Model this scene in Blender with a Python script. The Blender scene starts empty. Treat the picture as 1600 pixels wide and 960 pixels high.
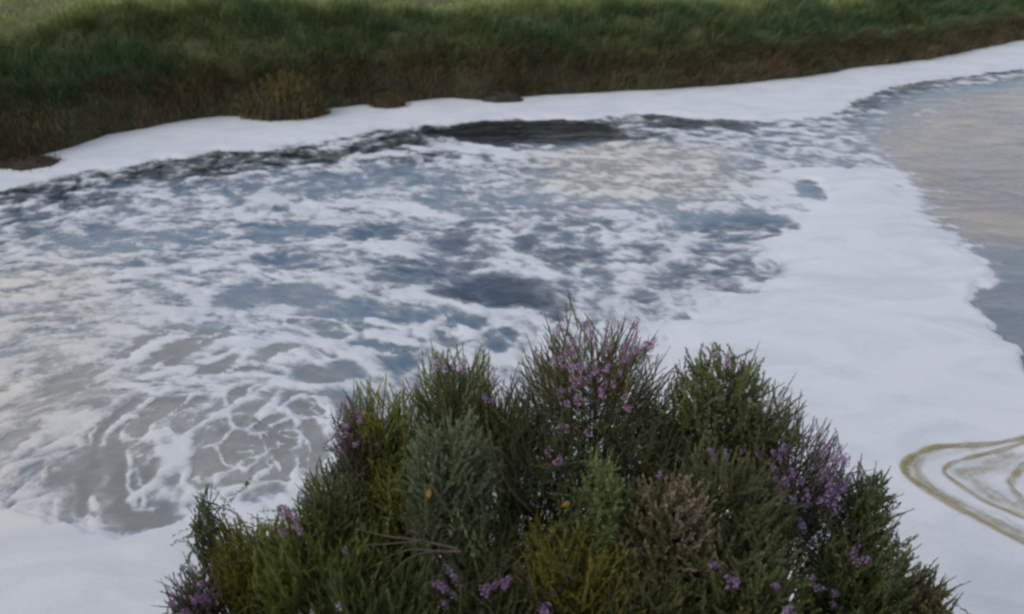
import bpy, math, random
import numpy as np
from mathutils import Vector

random.seed(7)
RNG = np.random.default_rng(7)
SC = bpy.context.scene
COL = SC.collection

# ------------------------------------------------------------------ camera
CAM_H = 5.0
PITCH = math.radians(27.0)
HFOV = math.radians(62.0)
cam_d = bpy.data.cameras.new('camera')
cam = bpy.data.objects.new('camera', cam_d)
COL.objects.link(cam)
cam.location = (0, 0, CAM_H)
cam.rotation_euler = (math.pi / 2 - PITCH, 0, 0)
cam_d.sensor_width = 36
cam_d.lens = 18 / math.tan(HFOV / 2)
cam_d.clip_start = 0.05
cam_d.clip_end = 3000
cam_d.dof.use_dof = True
cam_d.dof.focus_distance = 4.6
cam_d.dof.aperture_fstop = 1.75
SC.camera = cam
SC.cycles.filter_width = 2.3
SC.cycles.max_bounces = 6
SC.cycles.transparent_max_bounces = 12
SC.cycles.use_denoising = True

# ------------------------------------------------------------------ light and sky
SUN_EL, SUN_AZ = math.radians(38), math.radians(-115)      # behind and to the left of the viewer
SC.view_settings.view_transform = 'Standard'
SC.view_settings.look = 'None'
SC.view_settings.exposure = 0.52
SC.view_settings.gamma = 1.0
W = bpy.data.worlds.new('World')
SC.world = W
W.use_nodes = True
wn, wl = W.node_tree.nodes, W.node_tree.links
wn.clear()
sky = wn.new('ShaderNodeTexSky')
sky.sky_type = 'NISHITA'
sky.sun_disc = False
sky.sun_elevation = SUN_EL
sky.sun_rotation = SUN_AZ
bg_sky = wn.new('ShaderNodeBackground'); bg_sky.inputs['Strength'].default_value = 0.12
wl.new(sky.outputs[0], bg_sky.inputs['Color'])
geo = wn.new('ShaderNodeTexCoord')
sep = wn.new('ShaderNodeSeparateXYZ'); wl.new(geo.outputs['Generated'], sep.inputs[0])
def wmath(op, a, b=None, clamp=False):
    n = wn.new('ShaderNodeMath'); n.operation = op; n.use_clamp = clamp
    for i, v in enumerate((a, b)):
        if v is None: continue
        if isinstance(v, (int, float)): n.inputs[i].default_value = v
        else: wl.new(v, n.inputs[i])
    return n.outputs[0]
zz = wmath('ADD', wmath('MAXIMUM', sep.outputs['Z'], 0.0), 0.22)
comb = wn.new('ShaderNodeCombineXYZ')
wl.new(wmath('DIVIDE', sep.outputs['X'], zz), comb.inputs[0])
wl.new(wmath('DIVIDE', sep.outputs['Y'], zz), comb.inputs[1])
cn = wn.new('ShaderNodeTexNoise')
cn.inputs['Scale'].default_value = 0.9; cn.inputs['Detail'].default_value = 6; cn.inputs['Roughness'].default_value = 0.55
wl.new(comb.outputs[0], cn.inputs['Vector'])
cr = wn.new('ShaderNodeValToRGB')
cr.color_ramp.elements[0].position = 0.42; cr.color_ramp.elements[1].position = 0.66
wl.new(cn.outputs['Fac'], cr.inputs[0])
low = wn.new('ShaderNodeMapRange')                       # cloud closes in towards the horizon
low.inputs['From Min'].default_value = 0.34; low.inputs['From Max'].default_value = 0.12
wl.new(sep.outputs['Z'], low.inputs['Value'])
cover = wmath('MAXIMUM', cr.outputs[0], wmath('MULTIPLY', low.outputs[0], 0.85))
bg_cl = wn.new('ShaderNodeBackground')
cn2 = wn.new('ShaderNodeTexNoise'); cn2.inputs['Scale'].default_value = 1.4; cn2.inputs['Detail'].default_value = 4
wl.new(comb.outputs[0], cn2.inputs['Vector'])
cc2 = wn.new('ShaderNodeValToRGB'); wl.new(cn2.outputs['Fac'], cc2.inputs[0])
cc2.color_ramp.elements[0].position = 0.38; cc2.color_ramp.elements[0].color = (0.80, 0.84, 0.90, 1)
cc2.color_ramp.elements[1].position = 0.62; cc2.color_ramp.elements[1].color = (1.08, 0.98, 0.86, 1)
wl.new(cc2.outputs[0], bg_cl.inputs['Color'])
bg_cl.inputs['Strength'].default_value = 0.72
mixw = wn.new('ShaderNodeMixShader')
wl.new(cover, mixw.inputs[0]); wl.new(bg_sky.outputs[0], mixw.inputs[1]); wl.new(bg_cl.outputs[0], mixw.inputs[2])
wo = wn.new('ShaderNodeOutputWorld'); wl.new(mixw.outputs[0], wo.inputs['Surface'])
sun_d = bpy.data.lights.new('sun', 'SUN')
sun_d.energy = 0.5
sun_d.angle = math.radians(25)
sun_d.color = (1.0, 0.95, 0.88)
sun = bpy.data.objects.new('sun', sun_d)
COL.objects.link(sun)
_sd = Vector((math.sin(SUN_AZ) * math.cos(SUN_EL), math.cos(SUN_AZ) * math.cos(SUN_EL), math.sin(SUN_EL)))
sun.rotation_euler = _sd.to_track_quat('Z', 'Y').to_euler()

# ------------------------------------------------------------------ helpers
FPX = 800 / math.tan(HFOV / 2)
CP, SP = math.cos(PITCH), math.sin(PITCH)

def ray(u, v):
    a, b = (np.asarray(u, float) - 800) / FPX, (480 - np.asarray(v, float)) / FPX
    return np.stack([a, CP + b * SP, -SP + b * CP], -1)

def ground(u, v, z=0.0):
    """where the line of sight through a spot of the photograph meets the level z"""
    d = ray(u, v)
    t = (z - CAM_H) / d[..., 2]
    return d[..., :2] * t[..., None]

def at(u, v, y):
    d = ray(u, v)
    p = d * (y / d[1])
    return np.array([p[0], p[1], p[2] + CAM_H])

def project(P):
    q = P - np.array([0, 0, CAM_H])
    dep = q[:, 1] * CP - q[:, 2] * SP
    b = (q[:, 1] * SP + q[:, 2] * CP) / dep
    return 800 + FPX * q[:, 0] / dep, 480 - FPX * b, dep

def sstep(a, b, x):
    t = np.clip((x - a) / (b - a), 0, 1)
    return t * t * (3 - 2 * t)

def hash2(ix, iy, seed):
    h = (ix.astype(np.int64) * 374761393 + iy.astype(np.int64) * 668265263 + seed * 1442695041) & 0xFFFFFFFF
    h = ((h ^ (h >> 13)) * 1274126177) & 0xFFFFFFFF
    h = (h ^ (h >> 16)) & 0xFFFFFFFF
    return h.astype(np.float64) / 4294967295.0

def noise(x, y, seed=0):
    ix, iy = np.floor(x), np.floor(y)
    fx, fy = x - ix, y - iy
    fx, fy = fx * fx * fx * (fx * (fx * 6 - 15) + 10), fy * fy * fy * (fy * (fy * 6 - 15) + 10)
    def g(ox, oy):
        a = hash2(ix + ox, iy + oy, seed) * 2 * np.pi
        return np.cos(a) * (x - ix - ox) + np.sin(a) * (y - iy - oy)
    a = g(0, 0) * (1 - fx) + g(1, 0) * fx
    b = g(0, 1) * (1 - fx) + g(1, 1) * fx
    return (a * (1 - fy) + b * fy) * 1.5            # about -1 .. 1

def fbm(x, y, seed=0, oct=4, rough=0.5):
    s, a, t = 0, 1.0, 0
    for k in range(oct):
        s = s + a * noise(x * 2 ** k + 17.3 * k, y * 2 ** k - 9.1 * k, seed + k)
        t += a; a *= rough
    return s / t

def cells(x, y, seed):
    """difference of the two nearest distances: small along the walls of a foam of cells"""
    ix, iy = np.floor(x), np.floor(y)
    d1 = np.full(x.shape, 9.0); d2 = d1.copy()
    for ox in (-1, 0, 1):
        for oy in (-1, 0, 1):
            px, py = ix + ox + hash2(ix + ox, iy + oy, seed), iy + oy + hash2(ix + ox, iy + oy, seed + 1)
            d = np.hypot(px - x, py - y)
            d2 = np.minimum(d2, np.maximum(d1, d)); d1 = np.minimum(d1, d)
    return d2 - d1

def mesh_obj(name, V, Q=None, T=None, mat=None, parent=None, col=None, attrs=None, smooth=False, loc=None):
    V = np.asarray(V, float)
    me = bpy.data.meshes.new(name)
    nq = 0 if Q is None else len(Q)
    nt = 0 if T is None else len(T)
    idx = []
    if nq: idx.append(np.asarray(Q, np.int32).ravel())
    if nt: idx.append(np.asarray(T, np.int32).ravel())
    idx = np.concatenate(idx)
    me.vertices.add(len(V)); me.vertices.foreach_set('co', V.astype(np.float32).ravel())
    me.loops.add(len(idx)); me.loops.foreach_set('vertex_index', idx)
    me.polygons.add(nq + nt)
    starts = np.concatenate([np.arange(nq) * 4, nq * 4 + np.arange(nt) * 3]).astype(np.int32)
    me.polygons.foreach_set('loop_start', starts)
    me.polygons.foreach_set('loop_total', np.concatenate([np.full(nq, 4), np.full(nt, 3)]).astype(np.int32))
    if smooth: me.polygons.foreach_set('use_smooth', np.ones(nq + nt, bool))
    if col is not None:
        a = me.attributes.new('tone', 'FLOAT_COLOR', 'POINT')
        c = np.ones((len(V), 4), np.float32); c[:, :3] = col
        a.data.foreach_set('color', c.ravel())
    for k, v in (attrs or {}).items():
        a = me.attributes.new(k, 'FLOAT', 'POINT'); a.data.foreach_set('value', np.asarray(v, np.float32))
    me.update(calc_edges=True)
    if mat: me.materials.append(mat)
    return link(name, me, parent, loc)

def link(name, me, parent=None, loc=None):
    o = bpy.data.objects.new(name, me)
    COL.objects.link(o)
    if parent is not None: o.parent = parent
    if loc is not None: o.location = loc
    return o

def tag(o, label=None, cat=None, group=None, kind=None):
    for k, v in (('label', label), ('category', cat), ('group', group), ('kind', kind)):
        if v: o[k] = v
    return o

def empty(name, loc):
    o = bpy.data.objects.new(name, None)
    o.location = loc; o.empty_display_size = 0.1
    COL.objects.link(o)
    return o

def grid_faces(nr, nc):
    i = np.arange(nr * nc).reshape(nr, nc)
    return np.stack([i[:-1, :-1], i[:-1, 1:], i[1:, 1:], i[1:, :-1]], -1).reshape(-1, 4)

class NT:
    """small node helper"""
    def __init__(s, name):
        s.m = bpy.data.materials.new(name); s.m.use_nodes = True
        s.n, s.l = s.m.node_tree.nodes, s.m.node_tree.links
        s.n.clear()
        s.out = s.n.new('ShaderNodeOutputMaterial')
    def put(s, sock, v):
        if hasattr(v, 'is_output'): s.l.new(v, sock)
        else: sock.default_value = v
    def node(s, t, **kw):
        n = s.n.new(t)
        for k, v in kw.items():
            if k in n.inputs: s.put(n.inputs[k], v)
            else: setattr(n, k, v)
        return n
    def math(s, op, a, b=0.0, clamp=False):
        n = s.n.new('ShaderNodeMath'); n.operation = op; n.use_clamp = clamp
        s.put(n.inputs[0], a); s.put(n.inputs[1], b); return n.outputs[0]
    def mapr(s, v, a, b, c=0.0, d=1.0, smooth=True):
        n = s.n.new('ShaderNodeMapRange')
        n.interpolation_type = 'SMOOTHSTEP' if smooth else 'LINEAR'
        for k, x in zip((0, 1, 2, 3, 4), (v, a, b, c, d)): s.put(n.inputs[k], x)
        return n.outputs[0]
    def attr(s, name, out='Fac'):
        n = s.n.new('ShaderNodeAttribute'); n.attribute_name = name; return n.outputs[out]
    def pos(s):
        return s.n.new('ShaderNodeNewGeometry').outputs['Position']
    def noise(s, vec, scale, detail=3.0, rough=0.5, dist=0.0):
        n = s.n.new('ShaderNodeTexNoise'); s.put(n.inputs['Vector'], vec)
        n.inputs['Scale'].default_value = scale; n.inputs['Detail'].default_value = detail
        n.inputs['Roughness'].default_value = rough; n.inputs['Distortion'].default_value = dist
        return n.outputs['Fac']
    def mix(s, f, a, b):
        n = s.n.new('ShaderNodeMix'); n.data_type = 'RGBA'
        s.put(n.inputs[0], f); s.put(n.inputs[6], a); s.put(n.inputs[7], b); return n.outputs[2]
    def scale(s, vec, xyz):
        n = s.n.new('ShaderNodeMapping'); s.put(n.inputs['Vector'], vec); n.inputs['Scale'].default_value = xyz
        return n.outputs[0]
    def bump(s, h, dist, strength=1.0, normal=None):
        n = s.n.new('ShaderNodeBump'); s.put(n.inputs['Height'], h)
        n.inputs['Distance'].default_value = dist; n.inputs['Strength'].default_value = strength
        if normal is not None: s.put(n.inputs['Normal'], normal)
        return n.outputs[0]
    def bsdf(s, **kw):
        n = s.n.new('ShaderNodeBsdfPrincipled')
        for k, v in kw.items(): s.put(n.inputs[k.replace('_', ' ')], v)
        return n.outputs[0]
    def done(s, sh):
        s.l.new(sh, s.out.inputs['Surface']); return s.m

def tone_mat(name, rough=0.7, trans=0.0, vary=0.25, scale=60):
    m = NT(name)
    c = m.attr('tone', 'Color')
    n = m.noise(m.pos(), scale, 2)
    k = m.mapr(n, 0.3, 0.7, 1 - vary, 1 + vary)
    mul = m.node('ShaderNodeVectorMath', operation='SCALE'); m.put(mul.inputs[0], c); m.put(mul.inputs['Scale'], k)
    sh = m.bsdf(Base_Color=mul.outputs[0], Roughness=rough, Specular_IOR_Level=0.25)
    if trans:
        t = m.node('ShaderNodeBsdfTranslucent'); m.put(t.inputs['Color'], mul.outputs[0])
        mx = m.node('ShaderNodeMixShader'); m.put(mx.inputs[0], trans); m.put(mx.inputs[1], sh); m.put(mx.inputs[2], t.outputs[0])
        sh = mx.outputs[0]
    return m.done(sh)

M_LEAF = tone_mat('leaf', 0.55, 0.35, 0.2, 40)
M_GRASS = tone_mat('grass_blade', 0.65, 0.2, 0.2, 3)
M_TWIG = tone_mat('twig_bark', 0.85, 0, 0.35, 120)
M_PETAL = tone_mat('petal', 0.6, 0.3, 0.15, 90)

# ------------------------------------------------------------------ the lie of the banks
WL = np.array([(0,262),(90,242),(170,216),(240,201),(340,186),(400,187),(480,179),(560,169),(640,163),(700,158),(760,161),
               (850,153),(950,148),(1050,143),(1150,136),(1250,125),(1350,108),(1450,97),(1500,86),(1600,66)], float)
WLg = ground(WL[:, 0], WL[:, 1])
AX0 = WLg[0]; AX = (WLg[-1] - WLg[0]) / np.linalg.norm(WLg[-1] - WLg[0]); AN = np.array([-AX[1], AX[0]])
WLs = (WLg - AX0) @ AX; WLo = (WLg - AX0) @ AN
S_END = WLs[-1]

def shore_off(s):
    o = np.interp(s, WLs, WLo)
    return o + 0.10 * noise(s * 0.9, s * 0 + 3.1, 5) + 0.05 * noise(s * 2.7, s * 0 + 1.1, 6)

def lip_h(s):
    return np.interp(s, [-3, 3, 12, 22, 30, 40], [1.95, 1.85, 1.62, 1.3, 1.05, 1.0])

PT = np.array([-2.5, -0.6, -0.05, 0.0, 0.12, 0.35, 0.8, 1.4, 2.0, 2.6, 3.3])
PZ = np.array([-1.1, -0.45, -0.04, 0.02, 0.14, 0.32, 0.55, 0.76, 0.91, 1.0, 1.04])
def bank_z(s, t):
    h = np.interp(t, PT, PZ)
    z = np.where(h > 0, h * lip_h(s), h)
    w = sstep(0.1, 1.5, t)
    z = z + w * (0.30 * noise(s * 0.5, t * 0.5, 11) + 0.27 * noise(s * 1.0, t * 1.0, 12) + 0.05 * noise(s * 3, t * 3, 10))
    far = sstep(6, 80, t)
    return z + far * (0.6 * noise(s * 0.02, t * 0.02, 13) + 0.3)
def bank_xy(s, t):
    o = shore_off(s)
    return AX0[0] + AX[0] * s + AN[0] * (o + t), AX0[1] + AX[1] * s + AN[1] * (o + t)
def bank_pts(s, t):
    x, y = bank_xy(s, t)
    return np.stack([x, y, bank_z(s, t)], -1)

def near_z(x, y):
    z = np.interp(y, [-30, 0.95, 1.1, 4.0, 4.6, 7.0], [3.4, 3.3, 3.2, -0.02, -0.5, -1.3])
    z = z + 0.85 * np.exp(-((x - 0.1) / 1.3) ** 4 - ((y - 2.85) / 0.72) ** 2)
    return z + 0.05 * noise(x * 1.3, y * 1.3, 21) * (y > 0)

def soil_mat(name, a, b, c, scale=2.0, top=None):
    m = NT(name); p = m.pos()
    n1, n2 = m.noise(p, scale, 6, 0.6), m.noise(p, scale * 9, 4, 0.6)
    col = m.mix(m.mapr(n1, 0.4, 0.65), a, b)
    col = m.mix(m.mapr(n2, 0.5, 0.75), col, c)
    if top:
        sx = m.node('ShaderNodeSeparateXYZ'); m.put(sx.inputs[0], p)
        col = m.mix(m.mapr(sx.outputs[2], 0.8, 1.3), col, m.mix(m.mapr(n1, 0.35, 0.7), top, c))
    return m.done(m.bsdf(Base_Color=col, Roughness=0.95, Normal=m.bump(n2, 0.05)))
M_BANK = soil_mat('bank_turf', (0.035, 0.042, 0.018, 1), (0.06, 0.05, 0.03, 1), (0.07, 0.078, 0.03, 1), 2.0, (0.15, 0.15, 0.06, 1))
M_MUD = soil_mat('wet_mud', (0.045, 0.036, 0.024, 1), (0.075, 0.06, 0.04, 1), (0.035, 0.026, 0.02, 1), 5)

sv = np.unique(np.concatenate([np.linspace(-400, -8, 50), np.arange(-8, 42, 0.2), np.linspace(42, 400, 50)]))
tv = np.unique(np.concatenate([PT, np.arange(-0.2, 7, 0.2), np.linspace(7, 30, 24), np.geomspace(30, 1500, 25)]))
S, T = np.meshgrid(sv, tv, indexing='ij')
tag(mesh_obj('far_bank', bank_pts(S.ravel(), T.ravel()), Q=grid_faces(len(sv), len(tv))[:, ::-1], mat=M_BANK, smooth=True), kind='structure')

xv = np.unique(np.concatenate([np.linspace(-400, -8, 40), np.arange(-8, 8.1, 0.15), np.linspace(8, 400, 40)]))
yv = np.unique(np.concatenate([-np.geomspace(4, 600, 25), np.arange(-4, 7.01, 0.12)]))
X, Y = np.meshgrid(xv, yv, indexing='ij')
tag(mesh_obj('near_bank', np.stack([X, Y, near_z(X, Y)], -1).reshape(-1, 3), Q=grid_faces(len(xv), len(yv))[:, ::-1], mat=M_BANK, smooth=True), kind='structure')

# ------------------------------------------------------------------ foam and water: where each lies on the river
def ell(u, v, ru, rv):
    c = ground(u, v); a = ground(u + ru, v) - ground(u - ru, v); b = ground(u, v - rv) - ground(u, v + rv)
    return c[0], c[1], np.hypot(*a) / 2, abs(b[1]) / 2

# open patches (u, v, half width, half height, foam amount, murk of the water with reflections painted in)
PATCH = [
    # blue of the reflected sky, painted across the middle
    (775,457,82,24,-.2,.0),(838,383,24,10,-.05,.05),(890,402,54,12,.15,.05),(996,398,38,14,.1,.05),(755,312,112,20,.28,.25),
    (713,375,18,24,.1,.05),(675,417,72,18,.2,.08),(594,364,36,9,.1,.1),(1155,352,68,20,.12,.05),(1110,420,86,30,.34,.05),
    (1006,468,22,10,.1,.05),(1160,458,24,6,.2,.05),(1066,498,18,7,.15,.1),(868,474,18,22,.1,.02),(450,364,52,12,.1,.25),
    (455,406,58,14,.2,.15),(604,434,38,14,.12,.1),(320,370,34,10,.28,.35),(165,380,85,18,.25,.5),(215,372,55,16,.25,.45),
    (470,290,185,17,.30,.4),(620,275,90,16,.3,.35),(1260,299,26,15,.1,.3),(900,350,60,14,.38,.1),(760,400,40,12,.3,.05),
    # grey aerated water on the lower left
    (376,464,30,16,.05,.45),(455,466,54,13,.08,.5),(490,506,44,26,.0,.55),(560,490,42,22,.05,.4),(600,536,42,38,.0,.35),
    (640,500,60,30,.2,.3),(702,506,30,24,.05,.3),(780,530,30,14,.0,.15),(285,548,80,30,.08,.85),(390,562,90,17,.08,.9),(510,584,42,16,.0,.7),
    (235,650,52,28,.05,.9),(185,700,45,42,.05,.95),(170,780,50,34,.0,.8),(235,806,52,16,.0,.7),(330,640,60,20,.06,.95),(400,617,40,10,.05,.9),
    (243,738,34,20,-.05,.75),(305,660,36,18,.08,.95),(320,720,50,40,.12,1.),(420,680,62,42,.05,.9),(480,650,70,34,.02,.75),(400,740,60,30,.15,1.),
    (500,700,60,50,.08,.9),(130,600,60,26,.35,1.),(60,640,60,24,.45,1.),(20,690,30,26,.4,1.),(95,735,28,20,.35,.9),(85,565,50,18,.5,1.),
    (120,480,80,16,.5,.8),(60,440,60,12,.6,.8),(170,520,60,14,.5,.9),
    # far bank's dark reflection, painted as near-black water
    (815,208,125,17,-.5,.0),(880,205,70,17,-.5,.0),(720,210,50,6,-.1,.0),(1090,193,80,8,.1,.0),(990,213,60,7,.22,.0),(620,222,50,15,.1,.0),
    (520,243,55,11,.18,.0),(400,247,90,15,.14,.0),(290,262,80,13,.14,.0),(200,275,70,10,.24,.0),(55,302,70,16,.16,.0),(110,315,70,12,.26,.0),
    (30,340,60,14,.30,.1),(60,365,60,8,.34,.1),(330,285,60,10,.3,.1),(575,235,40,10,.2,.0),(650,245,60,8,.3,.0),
    # warm yellow reflection, painted as a thin film
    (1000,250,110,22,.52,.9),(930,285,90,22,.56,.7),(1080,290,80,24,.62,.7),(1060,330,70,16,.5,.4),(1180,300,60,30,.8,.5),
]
# strands of foam (half width in metres, amount, points)
STRAND = [
    (.10,1.0,[(224,590),(320,564),(380,546),(440,534),(520,537),(560,556),(585,572)]),
    (.09,1.0,[(560,600),(500,604),(433,604),(354,643),(292,685),(267,727),(233,760),(196,777)]),
    (.045,.9,[(300,640),(250,660),(237,685),(200,702),(208,727),(196,760),(208,793),(240,795)]),
    (.06,.95,[(292,685),(283,720),(280,760),(300,778),(375,768),(430,755),(480,760)]),
    (.035,.8,[(354,643),(362,675),(335,700),(345,730),(380,742)]),
    (.035,.8,[(362,675),(405,680),(418,710),(440,735)]),
    (.03,.75,[(405,680),(440,655),(470,650)]),
    (.03,.75,[(335,700),(300,705),(285,725)]),
    (.03,.7,[(380,742),(400,720),(418,712)]),
    (.05,.9,[(200,600),(250,612),(330,590),(420,582),(470,566),(540,560)]),
    (.035,.8,[(330,600),(290,630),(270,650)]),
    (.06,.9,[(400,500),(450,495),(520,500),(560,520),(600,515)]),
    (.05,.8,[(440,480),(446,510),(500,530)]),
    (.12,1.1,[(320,420),(420,385),(520,380),(600,385),(640,400)]),
    (.16,1.2,[(210,430),(300,415),(380,400)]),
    (.20,1.2,[(400,312),(460,322),(540,318),(600,322),(700,340)]),
    (.14,1.1,[(605,455),(650,458),(700,475),(740,490)]),
    (.12,1.1,[(770,490),(820,485),(850,505)]),
    (.14,1.1,[(970,370),(1030,368),(1062,385),(1060,402)]),
    (.10,1.0,[(600,345),(680,345),(760,340),(820,345)]),
    (.10,1.0,[(745,425),(800,418),(850,428),(900,440)]),
    (.3,1.2,[(720,225),(790,240),(860,240)]),
    (.25,1.1,[(560,245),(690,232),(760,236)]),
    (.10,1.0,[(690,500),(660,520),(690,545),(740,560)]),
]
# lanes of dark flecks cut into foam (half width, amount taken off, points)
CUT = [
    (.06,1.0,[(208,627),(170,660),(147,700),(134,745),(126,785)]),
    (.30,.75,[(1345,162),(1390,150),(1440,140),(1510,130),(1580,120)]),
    (.20,.6,[(1400,160),(1460,148),(1540,135),(1600,130)]),
    (.16,1.0,[(1020,182),(1060,187),(1120,195),(1170,207)]),
]
BAND_LO = np.array([(-80,318),(0,300),(100,276),(200,262),(350,240),(480,227),(600,206),(700,196),(800,187),(900,190),(1000,180),(1100,186),(1200,192),
                    (1300,185),(1345,158),(1400,140),(1500,126),(1600,113),(1700,98)], float)
EDGE = np.array([(1338,160),(1345,200),(1385,260),(1420,330),(1480,375),(1535,405),(1550,440),(1525,480),(1560,530),(1600,572),(1660,640)], float)

def seg_dist(x, y, pts):
    d = np.full(x.shape, 1e9)
    for (a, b) in zip(pts[:-1], pts[1:]):
        e = b - a; L = max(e @ e, 1e-9)
        t = np.clip(((x - a[0]) * e[0] + (y - a[1]) * e[1]) / L, 0, 1)
        d = np.minimum(d, np.hypot(x - a[0] - t * e[0], y - a[1] - t * e[1]))
    return d

BLg = ground(BAND_LO[:, 0], BAND_LO[:, 1]); BLs = (BLg - AX0) @ AX; BLo = (BLg - AX0) @ AN
EDg = ground(EDGE[:, 0], EDGE[:, 1])

def river(x, y):
    """foam amount, murk, cream tint and solidity at points of the river surface, reflections painted in"""
    wx = x + 0.42 * fbm(x * 0.9, y * 0.9, 31, 5, 0.6)
    wy = y + 0.42 * fbm(x * 0.9, y * 0.9, 41, 5, 0.6)
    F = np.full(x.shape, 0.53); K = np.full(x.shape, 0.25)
    # solid raft on the right and in front
    pw = np.array([ground(*p) for p in [(1240,330),(1180,380),(1225,420),(1170,455),(1090,480),(1040,520),(1000,600)]])
    RX = np.interp(wy, pw[::-1, 1], pw[::-1, 0])
    yhi = ground(800, 180)[1]
    F = np.maximum(F, 0.53 + 1.1 * sstep(-0.5, 1.1, wx - RX) * (wy < pw[0, 1] + 2.2))
    front = np.array([ground(*p) for p in [(-100,760),(0,772),(60,780),(120,795),(160,825),(220,832),(290,812),(340,790),(500,800),(800,830),(1000,600)]])
    FY = np.interp(wx, front[:, 0], front[:, 1])
    F = np.maximum(F, 0.5 + 1.1 * sstep(-0.02, 0.25, FY - wy))
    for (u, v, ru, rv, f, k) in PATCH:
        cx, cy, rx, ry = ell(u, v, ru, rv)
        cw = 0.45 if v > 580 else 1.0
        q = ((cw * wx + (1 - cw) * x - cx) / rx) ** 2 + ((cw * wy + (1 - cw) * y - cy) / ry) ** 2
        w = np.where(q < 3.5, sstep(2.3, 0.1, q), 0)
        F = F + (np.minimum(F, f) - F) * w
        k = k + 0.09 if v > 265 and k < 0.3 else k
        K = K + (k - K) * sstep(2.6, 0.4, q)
    # the clean bank-side band
    s, o = (x - AX0[0]) * AX[0] + (y - AX0[1]) * AX[1], (x - AX0[0]) * AN[0] + (y - AX0[1]) * AN[1]
    so = (wx - AX0[0]) * AN[0] + (wy - AX0[1]) * AN[1]
    inner = so - np.interp(s, BLs, BLo)
    F = np.where(inner > 0, np.maximum(F, 0.6 + 1.2 * sstep(0.0, 0.35, inner)), F)
    F0 = F.copy()
    # strands and cuts
    hv = 0.75 + 0.6 * noise(x * 1.7, y * 1.7, 47)
    for (hw, f, pts) in STRAND:
        g = np.array([ground(*p) for p in pts])
        m = (x > g[:, 0].min() - 1) & (x < g[:, 0].max() + 1) & (y > g[:, 1].min() - 1) & (y < g[:, 1].max() + 1)
        d = seg_dist(0.35 * wx[m] + 0.65 * x[m], 0.35 * wy[m] + 0.65 * y[m], g)
        d = d / np.maximum(hv[m], 0.25)
        F[m] = np.maximum(F[m], F[m] + (0.74 * f - F[m]) * np.exp(-(d / (1.15 * hw)) ** 2))
    for (hw, f, pts) in CUT:
        g = np.array([ground(*p) for p in pts])
        d = seg_dist(0.4 * wx + 0.6 * x, 0.4 * wy + 0.6 * y, g)
        F = F - f * sstep(1.6 * hw, 0.5 * hw, d) * np.minimum(1.0, np.maximum(F, 0.0))
        if pts[0][1] < 400: K = K * sstep(0.5 * hw, 2 * hw, d)  # bank's dark reflection painted into these lanes
    # open water beyond the raft on the right
    EX = np.interp(wy, EDg[::-1, 1], EDg[::-1, 0])
    soft = np.interp(y, [5, 8.5, 10, 13, 20], [0.06, 0.08, 0.25, 0.9, 1.3])
    out = (wx - EX) / soft
    w = sstep(-0.8, 1.0, out) * (inner < 0.25)
    veil = np.interp(y, [9, 12, 20], [-0.5, -0.05, 0.18])
    F = F + (np.minimum(F, veil - 0.5 * sstep(1, 4, out)) - F) * w
    pc = ground(1585, 475)
    dk = sstep(2.2, 0.2, ((x - pc[0]) / 1.9) ** 2 + ((y - pc[1]) / 2.2) ** 2)  # reflection of a blue sky gap, painted into the water colour
    warm_reflect = sstep(-0.5, 0.6, out) * (1 - 0.55 * dk) * sstep(-0.6, -2.4, inner)  # mask for the painted reflection of warm cloud
    K = K + (0.62 - K) * sstep(-0.5, 0.6, out) * (1 - 0.6 * dk)
    lane = sstep(-1.2, -0.5, inner) * sstep(0.25, 0.1, inner) * sstep(9.5, 11.5, x) * sstep(15.5, 14.5, x)
    F = F + (0.34 - F) * lane
    K = K * sstep(-0.1, -1.5, inner)  # water colour darkened towards the bank to paint its reflection
    # far from the pool the foam thins out up- and downstream
    F = F - 1.6 * sstep(14, 24, np.abs(x - 3))
    # break-up
    vx, vy = ground(400, 720)                             # the eddy drags the foam round into arcs
    dx, dy = x - vx, y - vy
    rr = np.hypot(dx, dy * 1.15)
    an = 2.6 * np.exp(-rr / 1.9)
    x1, y1 = vx + dx * np.cos(an) - dy * np.sin(an), vy + dx * np.sin(an) + dy * np.cos(an)
    qx, qy = x1 + 0.3 * fbm(x1 * 0.9, y1 * 0.9, 51, 4), y1 + 0.3 * fbm(x1 * 0.9, y1 * 0.9, 61, 4)
    n = fbm(qx * 1.05, qy * 1.5, 71, 7, 0.68)
    n = 0.66 * n + 0.62 * fbm(qx * 2.9, qy * 4.6, 75, 5, 0.6) + 0.30 * (0.28 - np.abs(fbm(qx * 2.0, qy * 3.2, 79, 4, 0.55)) * 1.6)
    fl = sstep(0.15, -0.2, inner) * sstep(-4.2, -2.2, inner)
    n = n * (1 - 0.6 * fl) + fl * 0.75 * fbm(qx * 2.6, qy * 3.2, 77, 4, 0.6)
    rid = np.maximum(1 - np.abs(fbm(qx * 1.8, qy * 1.8, 81, 3, 0.5)) * 4.0, 0.9 - np.abs(fbm(qx * 4.2, qy * 4.2, 85, 3, 0.5)) * 3.6)
    lace = sstep(ground(0, 420)[1] + 1, ground(0, 520)[1], y)
    amp = np.interp(F, [-0.4, 0.0, 0.3, 0.9, 1.4], [0.25, 0.75, 1.0, 0.85, 0.05])
    f = F + amp * ((1 - 0.45 * lace) * n * 1.45 + 0.35 * lace * (rid - 0.25) * 0.8)
    m = (x < 2.0) & (y < 9.5)
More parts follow.
